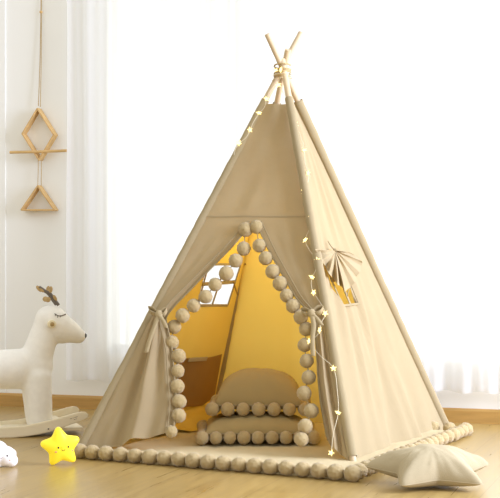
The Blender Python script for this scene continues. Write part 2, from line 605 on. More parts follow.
# -- right side, with a window
def side_panel(P, L0, L1, vb0, vb1, nrm, win_px, name, seed, nwr, flat_from=None):
    """win_px: (TL, TR, BR, BL) pixels, or None. Rows run over v from VT to the foot line."""
    if win_px:
        (x0, y0), (x1, y1), (x2, y2), (x3, y3) = win_px
        vt, vbm = (y0 + y1) / 2, (y2 + y3) / 2
        sl0 = (x0 - L0(y0)) / (L1(y0) - L0(y0)); sr0 = (x1 - L0(y1)) / (L1(y1) - L0(y1))
        sl1 = (x3 - L0(y3)) / (L1(y3) - L0(y3)); sr1 = (x2 - L0(y2)) / (L1(y2) - L0(y2))
    else:
        vt, vbm, sl0, sl1, sr0, sr1 = 200, 300, .33, .33, .66, .66
    n1, n2, n3 = 26, 20, 46
    rows = []; hole_rows = []
    tl = [VT + (vt - VT) * i / n1 for i in range(n1)] + [vt + (vbm - vt) * i / n2 for i in range(n2)] + [None] * (n3 + 1)
    W = (12, 12, 24)
    for i in range(n1 + n2 + n3 + 1):
        if i < n1 + n2:
            vv = lambda s, v=tl[i]: v
            q = 0 if i < n1 else (i - n1) / n2
            sl, sr = lerp(sl0, sl1, q), lerp(sr0, sr1, q)
        else:
            t = (i - n1 - n2) / n3
            vv = lambda s, t=t: vbm + t * (lerp(vb0, vb1, s) - vbm)
            q = max(0, 1 - t * 1.2)
            sl, sr = lerp(0.3, sl1, q), lerp(0.6, sr1, q)
        ss = [sl * j / W[0] for j in range(W[0])] + [sl + (sr - sl) * j / W[1] for j in range(W[1])] + [sr + (1 - sr) * j / W[2] for j in range(W[2] + 1)]
        r = []
        for s in ss:
            v = vv(s)
            u = lerp(L0(v), L1(v), s)
            k = math.sin(PI * s) ** 0.7
            h = (v - VT) / 350
            d = k * (0.008 * nz(s * 3, h * 3, seed) + nwr * h * h * (abs(nz(s * 6 + h * 1.5, h * 1.7, seed + 4)) - 0.2) + 0.75 * nwr * h * k * nz(s * 15 + h * 4, h * 3.2, seed + 9))
            r.append(P(u, v, d))
        rows.append(r)
    sk = (lambda i, j: n1 <= i < n1 + n2 and W[0] <= j < W[0] + W[1]) if win_px else None
    o = orient(grid_mesh(name, rows, mCLOTH, teepee, sk), nrm)
    return rows

rowsRP = side_panel(PR, LB, LC, 467, 429, NR, ((317, 249), (336, 251), (358, 304), (342, 306)), 'side_canvas', 4.4, 0.046)
side_panel(PL, LD, LA, 418, 455, NL, ((240, 264), (208, 264), (197, 305), (227, 305)), 'side_canvas', 7.4, 0.012)

# -- back
def PBK(u, v, d=0.0): return on_plane(u, v, FC, NB) + NB * d
rows = []
ztop = PF(280, VT).z
for i in range(41):
    t = i / 40
    r = []
    for j in range(41):
        s = j / 40
        foot = FC.lerp(FD, s)
        p = APEX.lerp(foot, lerp((APEX.z - ztop) / APEX.z, 1, t))
        r.append(p + NB * (math.sin(PI * s) * (0.02 * nz(s * 4, t * 3, 9.9) + 0.008 * nz(s * 15, t * 3, 2.2))))
    rows.append(r)
orient(grid_mesh('back_canvas', rows, mBACK, teepee), NB)

# -- sleeves around the poles (canvas tubes), from the canvas top to the foot
for key in 'ABCD':
    f, t, c = POLES[key]
    d = c - f
    tt = 1 - 0.078
    bm = bmesh.new()
    n = 60
    pts, rad = [], []
    for i in range(n + 1):
        q = lerp(0.012 if key != 'B' else 0.02, tt, i / n)
        pts.append(f + d * q)
        rad.append((0.021 if key == 'C' else 0.0185) + 0.0018 * nz(q * 14, ord(key), 0.3) + 0.0008 * math.sin(q * 130))
    add_tube(bm, pts, rad, 14, cap=False)
    bmesh.ops.recalc_face_normals(bm, faces=bm.faces[:])
    finish('pole_sleeve', bm, mSLEEVE, teepee)

# -- the right window: bars, frame hem and the gathered flap
def strip(P, a, b, w, d, name, mat=mHEM):
    p, q = P(a[0], a[1], d), P(b[0], b[1], d)
    t = (q - p).normalized()
    n = (P(a[0], a[1], 1) - P(a[0], a[1], 0)).normalized()
    x = t.cross(n).normalized() * (w / 2)
    bm = bmesh.new()
    add_box(bm, p - x - n * 0.002, x * 2, n * 0.004, q - p)
    bevel_all(bm, 0.0012, 1)
    return finish(name, bm, mat, teepee, False)

strip(PR, (330.5, 280), (347, 277.5), 0.020, 0.001, 'window_bar')
strip(PR, (327, 250), (350, 305), 0.018, 0.003, 'window_bar')
for a, b in (((317, 249), (342, 306)), ((342, 306), (358, 304)), ((358, 304), (336, 251))):
    strip(PR, a, b, 0.010, 0.004, 'window_hem')
strip(PL, (223, 282.5), (235, 281.5), 0.018, -0.003, 'window_bar')
strip(PL, (202, 284), (223, 282.5), 0.018, -0.003, 'window_bar')
strip(PL, (225, 264), (211.5, 305), 0.014, -0.003, 'window_bar')
for a, b in (((240, 264), (208, 264)), ((208, 264), (197, 305)), ((197, 305), (227, 305)), ((227, 305), (240, 264))):
    strip(PL, a, b, 0.012, -0.004, 'window_hem')
mTIE = mat_cloth('tie_tape', srgb(176, 140, 80), None, 0.0)
for a, m_, b in (((243, 263), (246, 269), (249, 275)), ((231.5, 281), (233, 287), (235.5, 294))):
    P3 = [PL(x[0], x[1], -0.012) for x in (a, m_, b)]
    ribbon('window_tie', P3, 0.008, Vector((0.8, 0.6, 0)), mTIE, teepee)

OUT = [(184, 315.5, 249), (170, 318, 254), (150, 321, 259), (138, 324, 264.5), (125, 328, 272), (112, 333, 279), (100, 338, 285), (88, 342, 288), (76, 345, 291.5), (66, 351, 288.5),
       (55, 355, 282), (45, 357, 276.5), (33, 361, 270), (20, 362.8, 263), (8, 359, 258), (-4, 352, 253.5), (-12, 345, 251)]
bm = bmesh.new()
tie = (335, 250.5)
nA, nR = 150, 16
grid = []
for i in range(nA + 1):
    q = i / nA
    x = q * (len(OUT) - 1); k = min(int(x), len(OUT) - 2); fr = x - k
    ou = lerp(OUT[k][1], OUT[k + 1][1], fr); ov = lerp(OUT[k][2], OUT[k + 1][2], fr)
    row = []
    for j in range(nR + 1):
        rr = j / nR
        ple = math.sin(q * 2 * PI * 8.5 + 1.6 * nz(q * 5, 0.4, 3.3) + 0.5 * rr)
        tri = 2 / PI * math.asin(max(-1, min(1, ple)))
        amp = 0.0105 * rr ** 0.75 * (1 + 0.5 * nz(q * 6, 1.0, 7.7))
        d = 0.024 + 0.014 * math.sin(PI * min(1, rr * 1.1)) + amp * tri
        rj = 0.03 + 0.97 * rr * (1 + 0.02 * tri * rr + 0.05 * rr * nz(q * 4, 2.2, 1.1))
        u = lerp(tie[0], ou, rj); v = lerp(tie[1], ov, rj)
        row.append(on_plane(u, v, FB + NR * d, NR))
    grid.append(row)
o = orient(grid_mesh('window_flap', grid, mCLOTH, teepee), NR)
bm = bmesh.new(); add_ball(bm, on_plane(335, 250, FB + NR * 0.026, NR), 0.009, 2, (1, 1, 0.8))
add_tube(bm, smooth_path([on_plane(334.5, 250, FB + NR * 0.03, NR), on_plane(331, 246, FB + NR * 0.02, NR), on_plane(328, 241, FB + NR * 0.012, NR)]), 0.0022, 6)
finish('flap_tie', bm, mHEM, teepee)
# little button end below the flap
bm = bmesh.new()
add_tube(bm, [PR(345, 290, 0.02), PR(344.5, 294, 0.016), PR(345, 297, 0.012)], 0.002, 6)
finish('flap_cord', bm, mHEM, teepee)

# -- door ties: knot, two loops, two tails
mTAPE = mat_cloth('cotton_tape', srgb(190, 172, 134), None, 0.0)
def bow(cx, cy, loops, tails):
    e = empty('door_tie', PF(cx, cy, 0.035), None, None)
    del_keys = [k for k in ('label', 'category') if k in e]
    for k in del_keys: del e[k]
    e.parent = teepee; e.location = PF(cx, cy, 0.035) - teepee.location
    bm = bmesh.new(); add_ball(bm, PF(cx, cy, 0.052), 0.0165, 2, (1.0, 0.8, 1.1))
    kn = finish('knot', bm, mTAPE, e)
    for lp in loops:
        ribbon('loop', [PF(x, y, d) for x, y, d in lp], 0.022, (NF + Vector((0, 0, 0.9))).normalized(), mTAPE, e)
    for tl in tails:
        ribbon('tail', [PF(x, y, d) for x, y, d in tl], 0.019, Vector((0.95, -0.3, 0.05)).normalized(), mTAPE, e)
bow(163, 318.5, [[(163, 318, .045), (157, 313, .05), (152, 312, .045), (155, 317, .05), (163, 319, .045)], [(163, 318, .045), (167, 314.5, .05), (170, 313.5, .046), (168, 318, .05), (163, 319, .045)]],
    [[(163, 319, .058), (160, 330, .066), (156, 343, .072), (151.5, 358, .070)], [(163, 319, .058), (167.5, 325, .066), (171, 333, .062)]])
bow(314.5, 317.5, [[(314.5, 317, .045), (309, 313.5, .05), (303.5, 314, .045), (307, 318.5, .05), (314.5, 318, .045)], [(314.5, 317, .045), (320, 312, .05), (325.5, 311.5, .045), (322, 317, .05), (314.5, 318, .045)]],
    [[(314.5, 318, .058), (317, 330, .062), (316, 345, .066), (316.5, 361, .062)], [(315, 318, .058), (320, 323, .06), (325, 330, .058)]])
# -- drape that wraps the gather at the tie
for cx, cy, w in ((158, 318, 0.06), (319, 318, 0.045)):
    pass

# -- inner pocket on the left wall
rows = []
q4 = ((220, 353), (178, 357), (170, 406), (211, 403))
for i in range(15):
    t = i / 14
    r = []
    for j in range(19):
        s = j / 18
        u = lerp(lerp(q4[0][0], q4[1][0], s), lerp(q4[3][0], q4[2][0], s), t)
        v = lerp(lerp(q4[0][1], q4[1][1], s), lerp(q4[3][1], q4[2][1], s), t)
        d = -0.012 - 0.022 * math.sin(PI * s) * (1 - 0.6 * t)
        r.append(PL(u, v, d))
    rows.append(r)
grid_mesh('inner_pocket', rows, mPOCKET, teepee)
strip(PL, (181, 356.5), (199.5, 355.5), 0.02, -0.04, 'pocket_hem', mSLEEVE)

# -- the left wall's spare cloth lies inward over the mat
rows = []
prof = [(0.045, 0.13), (0.05, 0.08), (0.062, 0.052), (0.09, 0.038), (0.13, 0.033), (0.18, 0.031), (0.23, 0.030)]
inw = -Vector((NL.x, NL.y, 0)).normalized()
for (dx, z) in prof:
    r = []
    for j in range(50):
        s_ = 0.46 + 0.51 * j / 49
        p = FA.lerp(FD, s_)
        k = min(1, (1 - abs(2 * s_ - 1)) * 3)
        w = 0.5 + 0.5 * math.sin(s_ * 16 + dx * 12) 
        r.append(p + inw * (0.04 + (dx - 0.04) * (0.55 + 0.45 * k) + 0.02 * nz(s_ * 7, dx * 5, 6.6)) + up * (z + (0.012 * w if dx > 0.055 else 0.004 * w)))
    rows.append(r)
orient(grid_mesh('canvas_skirt', rows, mCLOTH, teepee), NL)
# -- stitched seam across the front above the doorway
rowf = []
for dv in (0, 1.2):
    r = []
    for j in range(41):
        s_ = j / 40; v = 216.2 + dv
        k = math.sin(PI * s_)
        d = 0.010 * k * nz(s_ * 3.2, v * 0.02, 1.7) + 0.004 * k * math.sin((v - VT) * 0.11 + s_ * 5) + 0.012 * k * max(0, (v - 165) / 57) * nz(s_ * 6 + v * 0.01, 2.0, 5.1)
        r.append(PF(lerp(LA(v), LB(v), s_), v, d * min(1, (222 - v) / 22) + 0.0022))
    rowf.append(r)
orient(grid_mesh('seam', rowf, mHEM, teepee), NF)

# ------------------------------------------------------------------ pompoms
def pom_mesh(seed, r=1.0):
    bm = bmesh.new()
    bmesh.ops.create_icosphere(bm, subdivisions=4, radius=1.0)
    rnd = random.Random(seed)
    for v in bm.verts:
        n = v.co.normalized()
        k = 1 + 0.07 * noise.noise(n * 3.0 + Vector((seed, 0, 0))) + 0.055 * noise.noise(n * 11 + Vector((0, seed, 0))) + rnd.uniform(-0.035, 0.035)
        v.co = n * k
    me = bpy.data.meshes.new('pompom'); bm.to_mesh(me); bm.free()
    me.materials.append(mPOM)
    me.polygons.foreach_set('use_smooth', [True] * len(me.polygons))
    return me
POMS = [pom_mesh(s) for s in (1, 2, 3, 4)]
def pom(p, r, parent, squash=1.0, name='pompom'):
    o = bpy.data.objects.new(name, random.choice(POMS))
    COL.objects.link(o)
    o.parent = parent
    q = parent; inv = Vector((0, 0, 0))
    while q is not None: inv += q.location; q = q.parent
    o.location = Vector(p) - inv
    s = r * random.uniform(0.95, 1.05)
    o.scale = (s, s, s * squash)
    o.rotation_euler = (random.uniform(-0.3, 0.3), random.uniform(-0.3, 0.3), random.uniform(0, 6.28))
    return o

POM_L = [(256, 227), (246, 230), (244, 249), (236, 261), (226.5, 274), (215.5, 285), (206, 297), (194, 306), (183, 316), (172.5, 325), (170, 341), (177, 354.5), (176, 369.5), (175.5, 385), (177.5, 400), (177, 414), (169.5, 430)]
POM_R = [(257, 227.5), (259.7, 246), (266, 258.6), (273, 272), (280.5, 284), (287, 296), (293.4, 306.4), (301, 317.4), (305.5, 328), (304, 344), (306, 360), (308, 376.5), (303.5, 392.5), (310.5, 410), (306, 427), (302, 440)]
def lp_(u, v): return PF(u, v, 0.005 if v < 320 else -0.022)
def rp_(u, v): return PF(u, v, 0.005 if v < 322 else -0.012 if v < 420 else 0.012)
for u, v in POM_L[1:]: pom(lp_(u, v), 0.0295 if v < 425 else 0.026, teepee)
for u, v in POM_R: pom(rp_(u, v), 0.0295, teepee)
tube('trim_cord', smooth_path([lp_(*p) for p in POM_L], 3), 0.0022, mHEM, teepee, 6)
tube('trim_cord', smooth_path([rp_(*p) for p in POM_R], 3), 0.0022, mHEM, teepee, 6)

# ------------------------------------------------------------------ mat
MA, MB_, MC = G(81, 458), G(352, 481), G(465, 435.5)
MD = MA + MC - MB_ + Vector((0.03, -0.06, 0))
mat = empty('play_mat', (MA + MB_ + MC + MD) / 4, 'thick cream floor mat edged with pompoms under the tent', 'mat')
rows = []
nm = 60
TM = 0.024
for i in range(nm + 1):
    t = i / nm
    r = []
    for j in range(nm + 1):
        s = j / nm
        p = MA.lerp(MB_, s).lerp(MD.lerp(MC, s), t)
        e = min(s, 1 - s, t, 1 - t)
        h = TM * min(1, (e / 0.03)) ** 0.5 if e > 0 else 0.0
        w = 0.004 * noise.noise(Vector((p.x * 9, p.y * 6, 0.5))) + 0.003 * noise.noise(Vector((p.x * 24, p.y * 9, 3)))
        r.append(p + up * (max(0.004, h + (w if e > 0.02 else 0))))
    rows.append(r)
o = grid_mesh('mat_pad', rows, mMAT, mat)
orient(o, up)
sm = o.modifiers.new('thick', 'SOLIDIFY'); sm.thickness = 0.004; sm.offset = -1
def side_poms(P, Q, n, r=0.0315, skip_first=False):
    for i in range(1 if skip_first else 0, n):
        p = P.lerp(Q, i / (n - 1))
        nrm = (p - (MA + MB_ + MC + MD) / 4); nrm.z = 0; nrm.normalize()
        pom(Vector((p.x, p.y, r * 0.9)) + nrm * (0.006 + 0.012 * math.sin(i * 0.8) * 0.3), r, mat, 0.92)
side_poms(MA, MB_, 19)
side_poms(MB_, MC, 21, 0.031, True)
side_poms(MC, MC + (MD - MC) * 0.14, 3, 0.031, True)

# ------------------------------------------------------------------ cushions
def cushion(root, cen, ang, w, d, zbase, top, bot, droop, seed, npw, npd, rp):
    rows = []
    n = 48
    R = Matrix.Rotation(ang, 3, 'Z')
    def pt(x, y, z): return cen + R @ Vector((x, y, 0)) + up * z
    bm = bmesh.new()
    V = {}
    def edge(s):  # cushion sides bow in slightly between the corners
        return 1 - 0.035 * (1 - s * s)
    for side in (1, -1):
        for i in range(n + 1):
            for j in range(n + 1):
                a = -1 + 2 * i / n; b = -1 + 2 * j / n
                x = a * w / 2 * edge(b); y = b * d / 2 * edge(a)
                k = ((1 - abs(a) ** 2.6) * (1 - abs(b) ** 2.6))
                k = max(0, k) ** 0.44
                rim = (i in (0, n) or j in (0, n))
                if side == -1 and rim:
                    V[(side, i, j)] = V[(1, i, j)]; continue
                ang2 = math.atan2(b, a)
                wr = (0.004 * noise.noise(Vector((a * 2.2, b * 2.2, seed))) + 0.003 * noise.noise(Vector((a * 9, b * 3, seed + 2))) + 0.005 * math.sin(ang2 * 15 + seed) * max(abs(a), abs(b)) ** 3) * k
                z = zbase + (top * k + wr if side == 1 else -bot * k)
                z += -droop * (max(abs(a), abs(b)) ** 4)
                V[(side, i, j)] = bm.verts.new(pt(x, y, z))
        for i in range(n):
            for j in range(n):
                f = [V[(side, i, j)], V[(side, i + 1, j)], V[(side, i + 1, j + 1)], V[(side, i, j + 1)]]
                if side == -1: f.reverse()
                bm.faces.new(f)
    bmesh.ops.recalc_face_normals(bm, faces=bm.faces[:])
    finish('cushion_cover', bm, mCUSHION, root)
    rim = []
    for k in range(n + 1): rim.append(V and None)
    per = []
    for i in range(n): per.append((-1 + 2 * i / n, -1))
    for i in range(n): per.append((1, -1 + 2 * i / n))
    for i in range(n): per.append((1 - 2 * i / n, 1))
    for i in range(n): per.append((-1, 1 - 2 * i / n))
    tube('piping', [pt(a * w / 2 * edge(b), b * d / 2 * edge(a), zbase - droop * max(abs(a), abs(b)) ** 4) for a, b in per], 0.004, mHEM, root, 6, True)
    zp = max(rp * 0.93, 0)
    def place(a, b):
        x = a * (w / 2 * edge(b) + rp * 0.35); y = b * (d / 2 * edge(a) + rp * 0.35)
        pom(pt(x, y, zbase - droop - rp * 0.55), rp, root, 1.0)
    for i in range(npw):
        a = -1 + 2 * i / (npw - 1); place(a, -1); place(a, 1)
    for i in range(1, npd - 1):
        b = -1 + 2 * i / (npd - 1); place(-1, b); place(1, b)

cl = G(257, 446, TM) + Vector((0.0, 0.19, 0))
cushA = empty('cushion', Vector((cl.x, cl.y, TM)), 'flat beige cushion with pompom edge lying on the mat under another cushion', 'cushion')
cushion(cushA, Vector((cl.x, cl.y, 0)), 0.02, 0.445, 0.38, 0.074, 0.070, 0.04, 0.0, 1.3, 9, 8, 0.0275)
cushB = empty('cushion', Vector((cl.x + 0.01, cl.y + 0.06, 0.15)), 'plump domed beige cushion with pompom edge on top of the flat cushion in the tent', 'cushion')
cushion(cushB, Vector((cl.x + 0.012, cl.y + 0.055, 0)), -0.03, 0.37, 0.33, 0.183, 0.142, 0.03, 0.0, 5.3, 7, 7, 0.0275)

# ------------------------------------------------------------------ star shapes
def star_radius(th, R1, R2, blur):
    tot = 0; k = 9
    for i in range(k):
        a = (th + (i / (k - 1) - 0.5) * 2 * blur) % (2 * PI / 5)
        if a > PI / 5: a = 2 * PI / 5 - a
        # edge from tip (angle 0, R1) to notch (angle 36 deg, R2)
        x1, y1, x2, y2 = R1, 0.0, R2 * math.cos(PI / 5), R2 * math.sin(PI / 5)
        c, s = math.cos(a), math.sin(a)
        den = (x2 - x1) * s - (y2 - y1) * c
        tot += (-(y2 - y1) * x1 + (x2 - x1) * y1) / den
    return tot / k

def star_solid(bm, xf, R1, R2, T, blur, pw=0.5, nth=160, nr=18, rim=0.0, seed=0, wr=0.0, TB=None):
    TB = T if TB is None else TB
    top = []; bot = []
    ct = bm.verts.new(xf(Vector((0, 0, T)))); cb = bm.verts.new(xf(Vector((0, 0, -TB))))
    for j in range(1, nr + 1):
        rho = math.sin(j / nr * PI / 2)
        rt, rb = [], []
        for i in range(nth):
            th = 2 * PI * i / nth
            R = star_radius(th, R1, R2, blur)
            x, y = R * rho * math.cos(th), R * rho * math.sin(th)
            # thickness follows the distance to the outline, thinner out in the arms
            loc = R2 / R
            re_ = R * rho / lerp((R1 + R2) * 0.42, R, rho ** 1.5)
            h = T * max(0, 1 - min(1, re_) ** 2) ** pw + rim
            w = wr * noise.noise(Vector((math.cos(th) * rho * 4, math.sin(th) * rho * 4, seed))) + wr * 0.8 * math.sin(th * 25 + seed) * rho ** 5 * (1 - rho)  * 4
            rt.append(bm.verts.new(xf(Vector((x, y, h + w)))))
            if j == nr and rim == 0: rb.append(rt[-1])
            else: rb.append(bm.verts.new(xf(Vector((x, y, -h * TB / T)))))
        top.append(rt); bot.append(rb)
    for i in range(nth):
        k = (i + 1) % nth
        bm.faces.new((ct, top[0][i], top[0][k])); bm.faces.new((cb, bot[0][k], bot[0][i]))
        for j in range(nr - 1):
            bm.faces.new((top[j][i], top[j + 1][i], top[j + 1][k], top[j][k]))
            bm.faces.new((bot[j][k], bot[j + 1][k], bot[j + 1][i], bot[j][i]))
        if rim: bm.faces.new((top[-1][i], bot[-1][i], bot[-1][k], top[-1][k]))
    bmesh.ops.recalc_face_normals(bm, faces=bm.faces[:])

# star pillow on the floor
sc_ = G(431, 484.5)
sp = empty('star_pillow', sc_, 'plump cream star-shaped pillow lying on the floor by the mat edge', 'pillow')
Rz = Matrix.Rotation(math.radians(90 + 4), 3, 'Z')
Rx = Matrix.Rotation(math.radians(6.5), 3, 'X')
def xf_p(p):
    q = Rz @ p
    q = Rx @ q
    # tips droop to rest
    return sc_ + q + up * 0.052
bm = bmesh.new()
star_solid(bm, xf_p, 0.25, 0.132, 0.088, 0.07, 0.6, 200, 22, 0, 3.0, 0.005, 0.045)
finish('pillow_cover', bm, mSTARP, sp)
pts = []
for i in range(160):
    th = 2 * PI * i / 160
    R = star_radius(th, 0.25, 0.132, 0.07) + 0.001
    pts.append(xf_p(Vector((R * math.cos(th), R * math.sin(th), 0))))
tube('seam', pts, 0.0016, mSTARP, sp, 6, True)

# star night light
def face_spots(bvh, px, off):
    out = []
    for u, v in px:
        d = ray(u, v).normalized()
        hit = bvh.ray_cast(EYE, d)
        out.append((hit[0], hit[1]) if hit[0] is not None else None)
    return out

def bvh_of(o):
    bm = bmesh.new(); bm.from_mesh(o.data)
    bm.transform(Matrix.Translation(world_off(o)))
    t = BVHTree.FromBMesh(bm); bm.free(); return t
def world_off(o):
    v = Vector((0, 0, 0)); q = o
    while q is not None: v += q.location; q = q.parent
    return v

sl = G(60.5, 466)
sl.y += 0.02
starl = empty('star_night_light', sl, 'glowing yellow star night light with a tiny face standing on the floor', 'night light')
yaw = math.radians(8)
ex = Vector((math.cos(yaw), math.sin(yaw), 0)); ez = Vector((0, -0.12, 1)).normalized(); ey = ez.cross(ex)
tilt = math.radians(7)
cen = sl + up * 0.0715 + Vector((-0.002, 0, 0))
def xf_s(p):
    x = p.x * math.cos(tilt) - p.y * math.sin(tilt); y = p.x * math.sin(tilt) + p.y * math.cos(tilt)
    return cen + ex * x + ez * y + ey * (-p.z)
bm = bmesh.new()
def xf_s90(p): return xf_s(Vector((-p.y, p.x, p.z)))
star_solid(bm, xf_s90, 0.089, 0.0505, 0.030, 0.16, 0.45, 160, 16, 0.004)
so = finish('star_body', bm, mYEL, starl)
bv = bvh_of(so)
bm = bmesh.new()
eyes = face_spots(bv, [(58.5, 447.8), (68.3, 446.8)], 0)
for e in eyes:
    if e: add_ball(bm, e[0], 0.0036, 2, (1, 0.5, 1.15))
finish('eyes', bm, mDARK, starl)
bm = bmesh.new()
for e in face_spots(bv, [(56, 452), (72, 450.6)], 0):
    if e: add_ball(bm, e[0], 0.0045, 2, (1.2, 0.25, 0.8))
finish('cheeks', bm, mPINK, starl)
bm = bmesh.new()
ps = [e[0] - Vector((0, 0.001, 0)) for e in face_spots(bv, [(61.8, 449.6), (62.6, 450.6), (63.6, 450.8), (64.5, 450.4), (65.2, 449.2)], 0) if e]
if len(ps) > 2: add_tube(bm, ps, 0.0009, 6)
finish('mouth', bm, mDARK, starl)

# cloud night light
clp = G(-3, 468); clp.y += 0.03
cloud = empty('cloud_night_light', clp, 'small white cloud night light with a tiny face at the left picture edge', 'night light')
def blob(name, balls, caps, mat, parent, voxel, smooth_it=6, floor=None):
    bm = bmesh.new()
    for c, r, sc in balls: add_ball(bm, c, r, 3, sc)
    for pts, rad in caps:
        P = smooth_path(pts, 5)
        rr = []
        for i in range(len(pts) - 1):
            for j in range(5): rr.append(lerp(rad[i], rad[i + 1], j / 5))
        rr.append(rad[-1])
        add_tube(bm, P, rr, 20)
        add_ball(bm, pts[0], rad[0], 3); add_ball(bm, pts[-1], rad[-1], 3)
    if floor is not None:
        bmesh.ops.recalc_face_normals(bm, faces=bm.faces[:])
    bmesh.ops.recalc_face_normals(bm, faces=bm.faces[:])
    o = finish(name, bm, mat, parent)
    m = o.modifiers.new('re', 'REMESH'); m.mode = 'VOXEL'; m.voxel_size = voxel; m.use_smooth_shade = True
    m = o.modifiers.new('sm', 'SMOOTH'); m.factor = 0.5; m.iterations = smooth_it
    bake(o)
    if floor is not None:
        for v in o.data.vertices:
            z = v.co.z + world_off(o).z
            if z < floor: v.co.z += floor - z
    o.data.polygons.foreach_set('use_smooth', [True] * len(o.data.polygons))
    return o
def pc(u, v, dy=0.0):
    q = on_plane(u, v, clp, Vector((0, 1, 0))); q.y += dy; return q
px = clp.y / F
balls = [(pc(-4, 453), 13 * px, None), (pc(6, 456), 10 * px, None), (pc(-14, 456), 10 * px, None), (pc(11.5, 460.5), 6.5 * px, None), (pc(-20, 461), 7 * px, None), (pc(-4, 460), 9 * px, None), (pc(11, 454), 5.5 * px, None)]
co = blob('cloud_body', balls, [], mCLOUD, cloud, 0.003, 5, 0.002)
bv = bvh_of(co)
bm = bmesh.new()
for e in face_spots(bv, [(7.2, 455.8), (-5.5, 456.2)], 0):
    if e: add_ball(bm, e[0], 0.0034, 2, (1, 0.5, 1.1))
finish('eyes', bm, mDARK, cloud)
bm = bmesh.new()
ps = [e[0] for e in face_spots(bv, [(0, 457.5), (0.8, 458.5), (1.8, 458.2), (2.4, 457)], 0) if e]
if len(ps) > 2: add_tube(bm, ps, 0.0008, 6)
finish('mouth', bm, mDARK, cloud)
bm = bmesh.new()
for e in face_spots(bv, [(9.6, 460), (-8.5, 460.5)], 0):
    if e: add_ball(bm, e[0], 0.0035, 2, (1.2, 0.3, 0.8))
finish('cheeks', bm, mPINK, cloud)

# ------------------------------------------------------------------ rocking deer
HD = math.radians(17)
DE = Vector((math.cos(HD), math.sin(HD), 0)); DN = Vector((math.sin(HD), -math.cos(HD), 0))   # forward; toward the camera
NP = G(10, 437.8)                                    # contact of the near runner
HALF = 0.115
SYM = NP - DN * HALF
deer = empty('rocking_deer', Vector((SYM.x, SYM.y, 0)) , 'white plush rocking deer with gold leaf antler on wooden rockers', 'rocking toy')
def dp(u, v, lat=0.0):                                # pixel on the deer's plane of symmetry shifted sideways
    return on_plane(u, v, SYM, DN) + DN * lat
pxd = SYM.y / F
def R_(p): return p * pxd
cap = [
    ([dp(-66, 367), dp(-30, 370), dp(18, 369)], [R_(21), R_(19), R_(20.5)]),
    ([dp(30, 372), dp(38.5, 352), dp(45.5, 330), dp(50, 320.5)], [R_(19), R_(15.8), R_(13.6), R_(15.5)]),
    ([dp(51, 320), dp(60, 327.5), dp(70, 332), dp(78.5, 336)], [R_(15.5), R_(15.2), R_(12), R_(7.8)]),
]
for s in (-1, 1):
    lat = s * 0.050
    foot = dp(39, 424, lat); 
    cap.append(([dp(36, 378, lat * 0.7), dp(37.5, 400, lat), dp(39, 420, lat)], [R_(15), R_(13), R_(11.8)]))
    cap.append(([dp(-62, 378, lat * 0.7), dp(-64, 400, lat), dp(-66, 420, lat)], [R_(16), R_(13), R_(11.5)]))
balls = [(dp(-88, 362), R_(6), None), (dp(35, 366), R_(18.5), None), (dp(62, 334), R_(10), None)]
body = blob('deer_body', balls, cap, mPLUSH, deer, 0.008, 8)
bv = bvh_of(body)
# closed eye with lashes, ear button, nose
def on_deer(u, v):
    h = bv.ray_cast(EYE, ray(u, v).normalized())
    return (h[0] + DN * 0.0015) if h[0] is not None else dp(u, v, 0.06)
bm = bmesh.new()
uv_ = smooth_path([Vector((a_, b_, 0)) for a_, b_ in ((54.5, 313.6), (57, 315.2), (60, 315.9), (63, 315.3), (65.6, 314.2))], 8)
add_tube(bm, [on_deer(q.x, q.y) for q in uv_], 0.0024, 6)
for a, b in (((56, 314), (55, 316)), ((58, 315), (57.5, 317.5)), ((60.5, 315.2), (60.5, 317.2))):
    add_tube(bm, [on_deer(*a), on_deer(*b)], 0.0014, 5)
finish('closed_eye', bm, mGREYT, deer)
p = on_deer(51.5, 324)
bm = bmesh.new()
add_tube(bm, [p + DN * 0.018, p - DN * 0.01], [0.0178, 0.0185], 24)
bevel_all(bm, 0.003, 2)
ear = finish('ear', bm, mEARC, deer)
bm = bmesh.new()
add_tube(bm, [p + DN * 0.0205, p + DN * 0.012], [0.0095, 0.0105], 20)
finish('ear_centre', bm, mGOLD, ear)
# ear on the far side too
p2 = p - DN * (2 * (p - SYM).dot(DN))
bm = bmesh.new(); add_tube(bm, [p2 - DN * 0.012, p2 + DN * 0.01], [0.0175, 0.0185], 24); bevel_all(bm, 0.003, 2)
finish('ear', bm, mEARC, deer)
bm = bmesh.new(); add_ball(bm, dp(84.6, 336), R_(3.0), 3, (0.75, 1.5, 1.0), Matrix.Rotation(math.radians(24), 3, 'Y'))
finish('nose', bm, mDARK, deer)
# antlers: a dark twig with gold leaves, two
def antler(lat, base_uv):
    e = [dp(57.5, 305, lat), dp(53, 299, lat), dp(49, 293.5, lat * 1.15), dp(44, 290.5, lat * 1.25), dp(38, 286.5, lat * 1.35)]
    bm = bmesh.new(); add_tube(bm, smooth_path(e), [0.0075] * 8 + [0.0068] * 8 + [0.0055] * 9, 8)
    an = finish('antler', bm, mGREYT if True else mGOLD, deer)
    for (u, v, w, h, ang) in ((46.5, 299.3, 3.0, 2.8, 0.3), (49.2, 289.5, 2.2, 3.6, 0.15), (40.0, 289.0, 4.2, 1.9, 0.85), (53.6, 297.5, 1.6, 3.4, -0.55)):
        bm = bmesh.new()
        add_ball(bm, dp(u, v, lat * 1.15 + 0.004), 1.0, 2, (R_(w), 0.006, R_(h)), Matrix.Rotation(HD, 3, 'Z') @ Matrix.Rotation(ang, 3, 'Y'))
        finish('leaf', bm, mGOLD, an)
antler(0.030, None); antler(-0.030, None)
